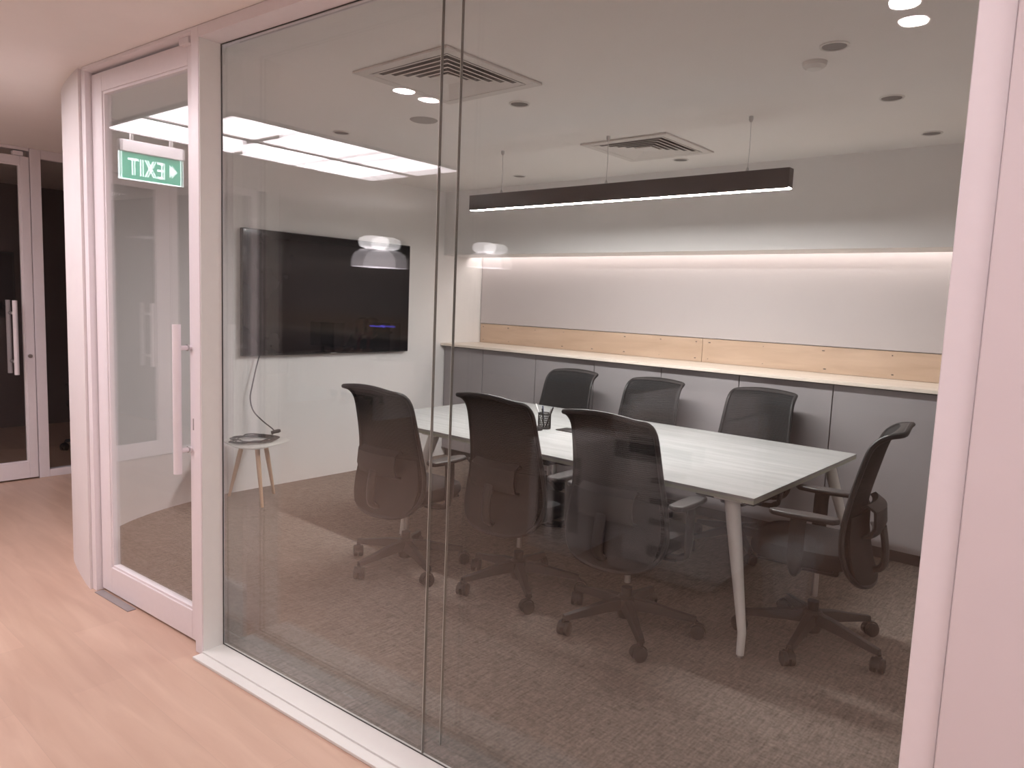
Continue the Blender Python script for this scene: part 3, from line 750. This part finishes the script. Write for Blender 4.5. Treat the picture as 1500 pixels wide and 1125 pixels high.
# round speaker and detector
t = empty('ceiling_speaker', (-3.32, 2.98, CEIL), 0, 'round grey perforated speaker flush in the meeting room ceiling', 'speaker')
bm = bmesh.new(); lathe(bm, [(0, -0.006), (0.075, -0.005), (0.082, -0.0005), (0, -0.0005)], seg=36); obj('grille', bm, M['grille'], t, smooth=True)
t = empty('smoke_detector', (-1.152, 3.19, CEIL), 0, 'round white smoke detector on the ceiling at the right', 'smoke detector')
bm = bmesh.new(); lathe(bm, [(0, -0.030), (0.030, -0.028), (0.046, -0.016), (0.050, -0.0005), (0, -0.0005)], seg=36); obj('dome', bm, M['white_metal'], t)

# ---------------------------------------------------------------- corridor light panels (six, two by three)
A0 = Vector((-5.21, 0.79, 0)); ex = Vector((0.9954, 0.0958, 0)); ey = Vector((0.0836, -0.9965, 0))
rowname = ['nearest the meeting room', 'in the middle of the set', 'furthest from the meeting room']
for i in range(2):
    for k in range(3):
        c = A0 + ex*(0.2875+0.578*i) + ey*(0.335+0.68*k)
        t = empty('light_panel', (c.x, c.y, CEIL), math.atan2(ex.y, ex.x), 'bright ceiling light panel in the corridor, %s, %s column' % (rowname[k], ('left', 'right')[i]), 'ceiling light', 'corridor ceiling light panels')
        bm = bmesh.new()
        bx(bm, -0.286, 0.286, -0.337, -0.312, -0.02, -0.0005); bx(bm, -0.286, 0.286, 0.312, 0.337, -0.02, -0.0005)
        bx(bm, -0.286, -0.262, -0.312, 0.312, -0.02, -0.0005); bx(bm, 0.262, 0.286, -0.312, 0.312, -0.02, -0.0005)
        obj('frame', bm, M['plate'], t)
        box('diffuser', M['panel_light'], -0.2615, 0.2615, -0.3115, 0.3115, -0.012, -0.001, t)
for x, y, lab in ((-2.83, 0.60, 'lit corridor downlight in front of the glass, left'), (-0.58, 0.65, 'lit corridor downlight in front of the glass, right')):
    downlight(x, y, lab, True, 0.046)
# added panels out of view right of the camera, to brighten the corridor there
for x, y, lab in ((1.5, 0.9, 'added fill light panel at the right end of the corridor, beside the wall'), (1.5, 0.1, 'added fill light panel at the right end of the corridor, second from the wall'), (1.5, -2.2, 'added fill light panel right behind the copier zone'), (1.5, -5.2, 'added fill light panel deep in the open office')):
    t = empty('light_panel', (x, y, CEIL), 0, lab, 'ceiling light', 'corridor ceiling light panels')
    bm = bmesh.new(); bx(bm, -0.6, 0.6, -0.32, -0.30, -0.02, -0.0005); bx(bm, -0.6, 0.6, 0.30, 0.32, -0.02, -0.0005); bx(bm, -0.6, -0.58, -0.3, 0.3, -0.02, -0.0005); bx(bm, 0.58, 0.6, -0.3, 0.3, -0.02, -0.0005)
    obj('frame', bm, M['exit_case'], t)
    box('diffuser', M['panel_fill'], -0.5795, 0.5795, -0.2995, 0.2995, -0.012, -0.001, t)

# ---------------------------------------------------------------- exit sign (hangs in the corridor; the photo shows its reflection)
sg = empty('exit_sign', (-5.111, 0.715, 2.29), 0, 'green illuminated exit sign with arrow, hanging in the corridor and mirrored in the door', 'exit sign')
sdir = Vector((0.1275, -0.992, 0)); sg.rotation_euler = (0, 0, math.atan2(-sdir.y, -sdir.x))   # local +x runs towards +Y, face is local -y (towards +X)
Ls = 0.40
box('sign_panel', M['exit_green'], -Ls, 0.0, 0.004, 0.012, 0.004, 0.172, sg)
bm = bmesh.new(); bx(bm, -Ls-0.006, 0.006, 0.0, 0.016, -0.002, 0.0038); bx(bm, 0.0003, 0.006, 0.0, 0.016, 0.004, 0.174); bx(bm, -Ls-0.006, -Ls-0.0003, 0.0, 0.016, 0.004, 0.174)
obj('edge_trim', bm, M['exit_white'], sg)
box('housing', M['exit_case'], -Ls-0.006, 0.006, -0.025, 0.035, 0.175, 0.25, sg, 0.004)
bm = bmesh.new()
for x in (-0.33, -0.07): tube(bm, [(x, 0.005, 0.25), (x, 0.005, 0.329)], 0.006, 8)
obj('hanger', bm, M['white_metal'], sg, smooth=True)
text_mesh('sign_text', 'EXIT', 0.160, M['exit_white'], sg, (-0.285, 0.003, 0.030), (R(90), 0, 0), 0.0008, 0.0, 0.60)
bm = bmesh.new()
a = [bm.verts.new((x, y, z)) for y in (0.0022, 0.0038) for x, z in ((-0.325, 0.045), (-0.325, 0.135), (-0.365, 0.09))]
bm.faces.new(a[:3]); bm.faces.new(a[3:][::-1])
for i in range(3): bm.faces.new((a[i], a[(i+1) % 3], a[3+(i+1) % 3], a[3+i]))
obj('sign_arrow', bm, M['exit_white'], sg)

# ---------------------------------------------------------------- machines standing behind the viewer (seen reflected)
# local frame: x along the front (towards +X), front face at y = 0 facing +Y
cpm = empty('copier', (-2.06, -0.441, 0), TH, 'large light grey office copier standing in the corridor, seen mirrored in the glass', 'copier')
bm = bmesh.new(); bx(bm, 0.0, 0.66, -0.62, 0.0, 0.018, 0.86); obj('body', bm, M['copier'], cpm, bev=0.03, seg=3)
for k, (z0, z1) in enumerate(((0.08, 0.30), (0.305, 0.42), (0.425, 0.54), (0.545, 0.66))):
    bm = bmesh.new(); bx(bm, 0.012, 0.648, 0.001, 0.014, z0, z1-0.012); dr_ = obj('paper_drawer', bm, M['copier'], cpm, bev=0.004)
    box('drawer_handle', M['copier_dark'], 0.27, 0.40, 0.0142, 0.016, z0+(z1-z0)*0.35, z0+(z1-z0)*0.65, dr_)
box('output_gap', M['copier_dark'], 0.02, 0.50, -0.45, 0.006, 0.70, 0.80, cpm)
bm = bmesh.new(); bx(bm, 0.0, 0.66, -0.60, 0.03, 0.861, 0.96); obj('scanner', bm, M['copier'], cpm, bev=0.015)
bm = bmesh.new(); bx(bm, 0.06, 0.64, -0.58, -0.05, 0.962, 1.07); obj('document_feeder', bm, M['copier'], cpm, bev=0.02)
mt = Matrix.Translation((0.11, 0.07, 0.985)) @ Matrix.Rotation(R(28), 4, 'X')
bm = bmesh.new(); bx(bm, 0.0, 0.40, -0.12, 0.09, -0.012, 0.012, mt); cpn = obj('control_panel', bm, M['copier'], cpm, bev=0.005)
bm = bmesh.new(); bx(bm, 0.14, 0.37, -0.10, 0.07, 0.0125, 0.015, mt); obj('touch_screen', bm, M['screen'], cpn)
bm = bmesh.new(); bx(bm, 0.02, 0.06, -0.09, -0.08, 0.0125, 0.016, mt); obj('indicator', bm, M['led_green'], cpn)
for x in (0.06, 0.60):
    for y in (-0.55, -0.07):
        bm = bmesh.new(); tube(bm, [(x-0.015, y, 0.026), (x+0.015, y, 0.026)], 0.026, 14); obj('caster', bm, M['copier_dark'], cpm, smooth=True)
sc = empty('slotted_cabinet', (-2.66, -0.482, 0), TH, 'light grey recycling cabinet with two tall dark slots beside the copier', 'recycling cabinet')
bm = bmesh.new(); bx(bm, 0, 0.36, -0.5, -0.001, 0.0, 0.72); obj('body', bm, M['copier'], sc, bev=0.02)
for x in (0.075, 0.205):
    q = box('slot', M['carcass'], x, x+0.075, 0.0, 0.004, 0.10, 0.60, sc); box('slot_label', M['paper'], x+0.008, x+0.070, 0.0045, 0.0055, 0.49, 0.53, q)
bn = empty('waste_bin', (-1.04, -0.50, 0), 0, 'round grey waste bin with a crumpled liner, mirrored in the glass right of the copier', 'waste bin')
bm = bmesh.new(); lathe(bm, [(0, 0), (0.095, 0), (0.10, 0.01), (0.125, 0.30), (0.130, 0.30), (0.130, 0.31), (0.120, 0.31), (0.092, 0.015), (0, 0.015)]); obj('tub', bm, M['bin'], bn, smooth=True)
bm = bmesh.new()
rings = []
for i, (r_, z) in enumerate([(0.136, 0.25), (0.138, 0.30), (0.128, 0.33), (0.11, 0.315), (0.09, 0.34), (0.05, 0.32)]):
    rings.append([bm.verts.new((math.cos(2*PI*k/30)*(r_+random.uniform(-.008, .008)), math.sin(2*PI*k/30)*(r_+random.uniform(-.008, .008)), z+random.uniform(-.014, .018))) for k in range(30)])
for a, b in zip(rings, rings[1:]):
    for k in range(30): bm.faces.new((a[k], a[(k+1) % 30], b[(k+1) % 30], b[k]))
bm.faces.new(rings[-1]); obj('liner', bm, M['bag'], bn, smooth=True)

# opal pendants in the open office
def opal_pendant(x, y, z, sc_, lab):
    t = empty('opal_pendant', (x, y, z), 0, lab, 'pendant light', 'opal pendant lamps in the open office')
    bm = bmesh.new(); lathe(bm, [(0, -0.07), (0.10, -0.068), (0.155, -0.045), (0.170, 0.0), (0.155, 0.045), (0.10, 0.068), (0, 0.07)], (0, 0, 0.27)); obj('upper_globe', bm, M['opal'], t, smooth=True)
    bm = bmesh.new(); lathe(bm, [(0.245, 0.0), (0.243, 0.08), (0.215, 0.15), (0.15, 0.19), (0.0, 0.205), (0.0, 0.195), (0.14, 0.18), (0.205, 0.142), (0.233, 0.078), (0.235, 0.0)]); obj('shade', bm, M['opal_dim'], t, smooth=True)
    bm = bmesh.new(); tube(bm, [(0, 0, 0.34/1.0), (0, 0, (CEIL-z)/sc_)], 0.003, 6); obj('cord', bm, M['cable'], t)
    t.scale = (sc_, sc_, sc_)
opal_pendant(-6.10, -2.56, 1.91, 1.0, 'opal dome pendant lamp nearest the meeting room, mirrored over the television')
opal_pendant(-4.75, -2.80, 1.93, 0.75, 'smaller opal dome pendant lamp mirrored beside the niche')

# desk with a seated person deep in the open office
dk = empty('office_desk', (-7.75, -3.75, 0), R(8), 'long white desk in the open office, seen mirrored below the television', 'desk')
box('desk_top', M['white_metal'], -1.0, 1.1, -0.35, 0.35, 0.72, 0.745, dk, 0.003)
for x in (-0.95, 1.05): box('leg', M['white_metal'], x-0.025, x+0.025, -0.32, 0.32, 0, 0.72, dk, 0.003)
box('modesty_panel', M['open_wall'], -0.92, 1.02, 0.27, 0.29, 0.30, 0.72, dk)
mn = empty('monitor', (-8.30, -3.80, 0.745), R(8), 'black desktop monitor on the white desk beside the seated person', 'monitor', 'desk monitors')
box('screen_case', M['black'], -0.27, 0.27, -0.02, 0.02, 0.10, 0.44, mn, 0.004); box('stand', M['black'], -0.03, 0.03, -0.03, -0.0, 0.0, 0.12, mn); box('foot', M['black'], -0.12, 0.12, -0.10, 0.06, 0.0, 0.01, mn)
mn2 = empty('monitor', (-7.00, -3.60, 0.745), R(8), 'black desktop monitor with a blue light bar at the right end of the desk', 'monitor', 'desk monitors')
box('screen_case', M['black'], -0.22, 0.22, -0.02, 0.02, 0.10, 0.50, mn2, 0.004); box('stand', M['black'], -0.03, 0.03, -0.03, -0.0, 0.0, 0.12, mn2); box('foot', M['black'], -0.12, 0.12, -0.10, 0.06, 0.0, 0.01, mn2)
box('light_bar', M['led_blue'], -0.15, 0.15, 0.0205, 0.024, 0.44, 0.46, mn2)
for x, y, rz, lab in ((-7.85, -3.62, 10, 'sheet of white paper at the left on the desk'), (-7.58, -3.56, -12, 'sheet of white paper at the right on the desk')):
    o = box('paper_sheet', M['paper'], -0.105, 0.105, -0.148, 0.148, 0, 0.004, None); o.location = (x, y, 0.7455); o.rotation_euler = (0, 0, R(rz)); tag(o, lab, 'paper', 'papers on the office desk')

def skin_body(name, verts, edges, m, parent, sub=2):
    me = bpy.data.meshes.new(name); me.from_pydata([v[0] for v in verts], edges, []); me.materials.append(m)
    o = bpy.data.objects.new(name, me); S.collection.objects.link(o); o.parent = parent
    sk = o.modifiers.new('skin', 'SKIN'); sk.use_smooth_shade = True
    if not me.skin_vertices: me.skin_vertices.new()
    for i, v in enumerate(verts):
        r_ = v[1] if isinstance(v[1], tuple) else (v[1], v[1]); me.skin_vertices[0].data[i].radius = r_; me.skin_vertices[0].data[i].use_root = (i == 0)
    sb = o.modifiers.new('sub', 'SUBSURF'); sb.levels = sub; sb.render_levels = sub
    return o
# desk chair and person (sits facing +Y)
oc = place_chair(1, -8.02, -4.42, 0, 30, 0.0, 'black task chair under the seated person at the far desk', 'task chairs in the offices')
pn = empty('person', (-8.02, -4.33, 0), 0, 'person with long dark hair, dark top and red scarf seated at the far desk', 'person')
V = [((0, 0, 0.56), (0.15, 0.12)), ((0, 0, 0.70), (0.13, 0.10)), ((0, 0.01, 0.86), (0.14, 0.10)), ((0, 0.01, 0.97), (0.13, 0.09)), ((0, 0.02, 1.05), 0.05), ((0, 0.035, 1.11), 0.05), ((0, 0.045, 1.18), (0.078, 0.09)), ((0, 0.035, 1.25), (0.07, 0.085)),
     ((0.17, 0.01, 0.96), 0.052), ((0.22, 0.06, 0.80), 0.042), ((0.19, 0.28, 0.79), 0.034), ((0.15, 0.36, 0.785), (0.03, 0.016)),
     ((-0.17, 0.01, 0.96), 0.052), ((-0.22, 0.06, 0.80), 0.042), ((-0.19, 0.28, 0.79), 0.034), ((-0.15, 0.36, 0.785), (0.03, 0.016)),
     ((0.10, 0.12, 0.565), 0.078), ((0.11, 0.42, 0.56), 0.062), ((0.11, 0.45, 0.30), 0.05), ((0.11, 0.44, 0.09), 0.038), ((0.11, 0.54, 0.045), (0.04, 0.03)),
     ((-0.10, 0.12, 0.565), 0.078), ((-0.11, 0.42, 0.56), 0.062), ((-0.11, 0.45, 0.30), 0.05), ((-0.11, 0.44, 0.09), 0.038), ((-0.11, 0.54, 0.045), (0.04, 0.03)), ]
Eg = [(0, 1), (1, 2), (2, 3), (3, 4), (4, 5), (5, 6), (6, 7), (3, 8), (8, 9), (9, 10), (10, 11), (3, 12), (12, 13), (13, 14), (14, 15), (0, 16), (16, 17), (17, 18), (18, 19), (19, 20), (0, 21), (21, 22), (22, 23), (23, 24), (24, 25)]
for s, wr in ((1, 11), (-1, 15)):
    for k in range(5):
        i0 = len(V); x0 = s*(0.15+(-0.022+0.011*k)); 
        if k == 4: x0 = s*0.118
        V.append(((x0, 0.40 if k < 4 else 0.375, 0.785), 0.009)); V.append(((x0-s*(0.012 if k == 4 else 0), 0.435 if k < 4 else 0.40, 0.780), 0.008)); V.append(((x0-s*(0.014 if k == 4 else 0), 0.46-0.006*abs(k-1.5) if k < 4 else 0.42, 0.770), 0.007))
        Eg += [(wr, i0), (i0, i0+1), (i0+1, i0+2)]
skin_body('body', V, Eg, M['skin'], pn)
G = [((0, 0, 0.56), (0.165, 0.135)), ((0, 0, 0.70), (0.145, 0.115)), ((0, 0.01, 0.86), (0.155, 0.115)), ((0, 0.01, 0.985), (0.13, 0.10)), ((0.17, 0.01, 0.965), 0.064), ((0.222, 0.06, 0.80), 0.053), ((0.195, 0.25, 0.79), 0.044), ((-0.17, 0.01, 0.965), 0.064), ((-0.222, 0.06, 0.80), 0.053), ((-0.195, 0.25, 0.79), 0.044)]
skin_body('dark_top', G, [(0, 1), (1, 2), (2, 3), (3, 4), (4, 5), (5, 6), (3, 7), (7, 8), (8, 9)], M['shirt'], pn)
G = [((0, 0, 0.56), (0.16, 0.13)), ((0.10, 0.12, 0.567), 0.09), ((0.11, 0.42, 0.562), 0.072), ((0.11, 0.45, 0.30), 0.062), ((0.11, 0.44, 0.11), 0.052), ((-0.10, 0.12, 0.567), 0.09), ((-0.11, 0.42, 0.562), 0.072), ((-0.11, 0.45, 0.30), 0.062), ((-0.11, 0.44, 0.11), 0.052)]
skin_body('trousers', G, [(0, 1), (1, 2), (2, 3), (3, 4), (0, 5), (5, 6), (6, 7), (7, 8)], M['shirt'], pn)
G = [((0, -0.005, 1.285), (0.07, 0.06)), ((0, -0.03, 1.22), (0.10, 0.095)), ((0, -0.045, 1.10), (0.105, 0.06)), ((0, -0.05, 0.95), (0.10, 0.045)), ((0.085, 0.03, 1.14), 0.03), ((-0.085, 0.03, 1.14), 0.03), ((0.09, 0.05, 0.98), 0.03), ((-0.09, 0.05, 0.98), 0.03)]
skin_body('hair', G, [(0, 1), (1, 2), (2, 3), (1, 4), (1, 5), (4, 6), (5, 7)], M['hair'], pn)
bm = bmesh.new(); tube(bm, [(math.cos(a)*0.085, 0.02+math.sin(a)*0.08, 1.03+0.012*math.sin(a*3)) for a in [2*PI*k/20 for k in range(20)]], 0.028, 8, closed=True)
tube(bm, spline([(0.05, 0.10, 1.02), (0.06, 0.135, 0.90), (0.055, 0.145, 0.76)], 5), 0.025, 8, flat=0.6); obj('scarf', bm, M['scarf'], pn, smooth=True)
bm = bmesh.new()
for s in (-1, 1): lathe(bm, [(0, -0.009), (0.007, -0.006), (0.009, 0), (0.007, 0.006), (0, 0.009)], (s*0.03, 0.128, 1.20), 10)
obj('eyes', bm, M['black'], pn, smooth=True)
bm = bmesh.new(); tube(bm, [(0, 0.125, 1.20), (0, 0.145, 1.17), (0, 0.128, 1.162)], [0.006, 0.012, 0.008], 8); obj('nose', bm, M['skin'], pn, smooth=True)
bm = bmesh.new(); tube(bm, [(-0.022, 0.120, 1.14), (0, 0.128, 1.138), (0.022, 0.120, 1.14)], 0.005, 8); obj('lips', bm, M['scarf'], pn, smooth=True)

# office behind the far glass: a chair and a dark wall screen
place_chair(1, -7.55, 2.75, 120, 30, 0.0, 'dark task chair just visible behind the far glass panel at the left', 'task chairs in the offices')
t = empty('television', (-9.3, 1.9, 1.55), 0, 'black wall screen in the dark office behind the far left door', 'television')
box('body', M['black'], 0.0, 0.04, -0.6, 0.6, -0.35, 0.35, t, 0.004); box('screen', M['screen'], 0.0401, 0.042, -0.58, 0.58, -0.33, 0.33, t)
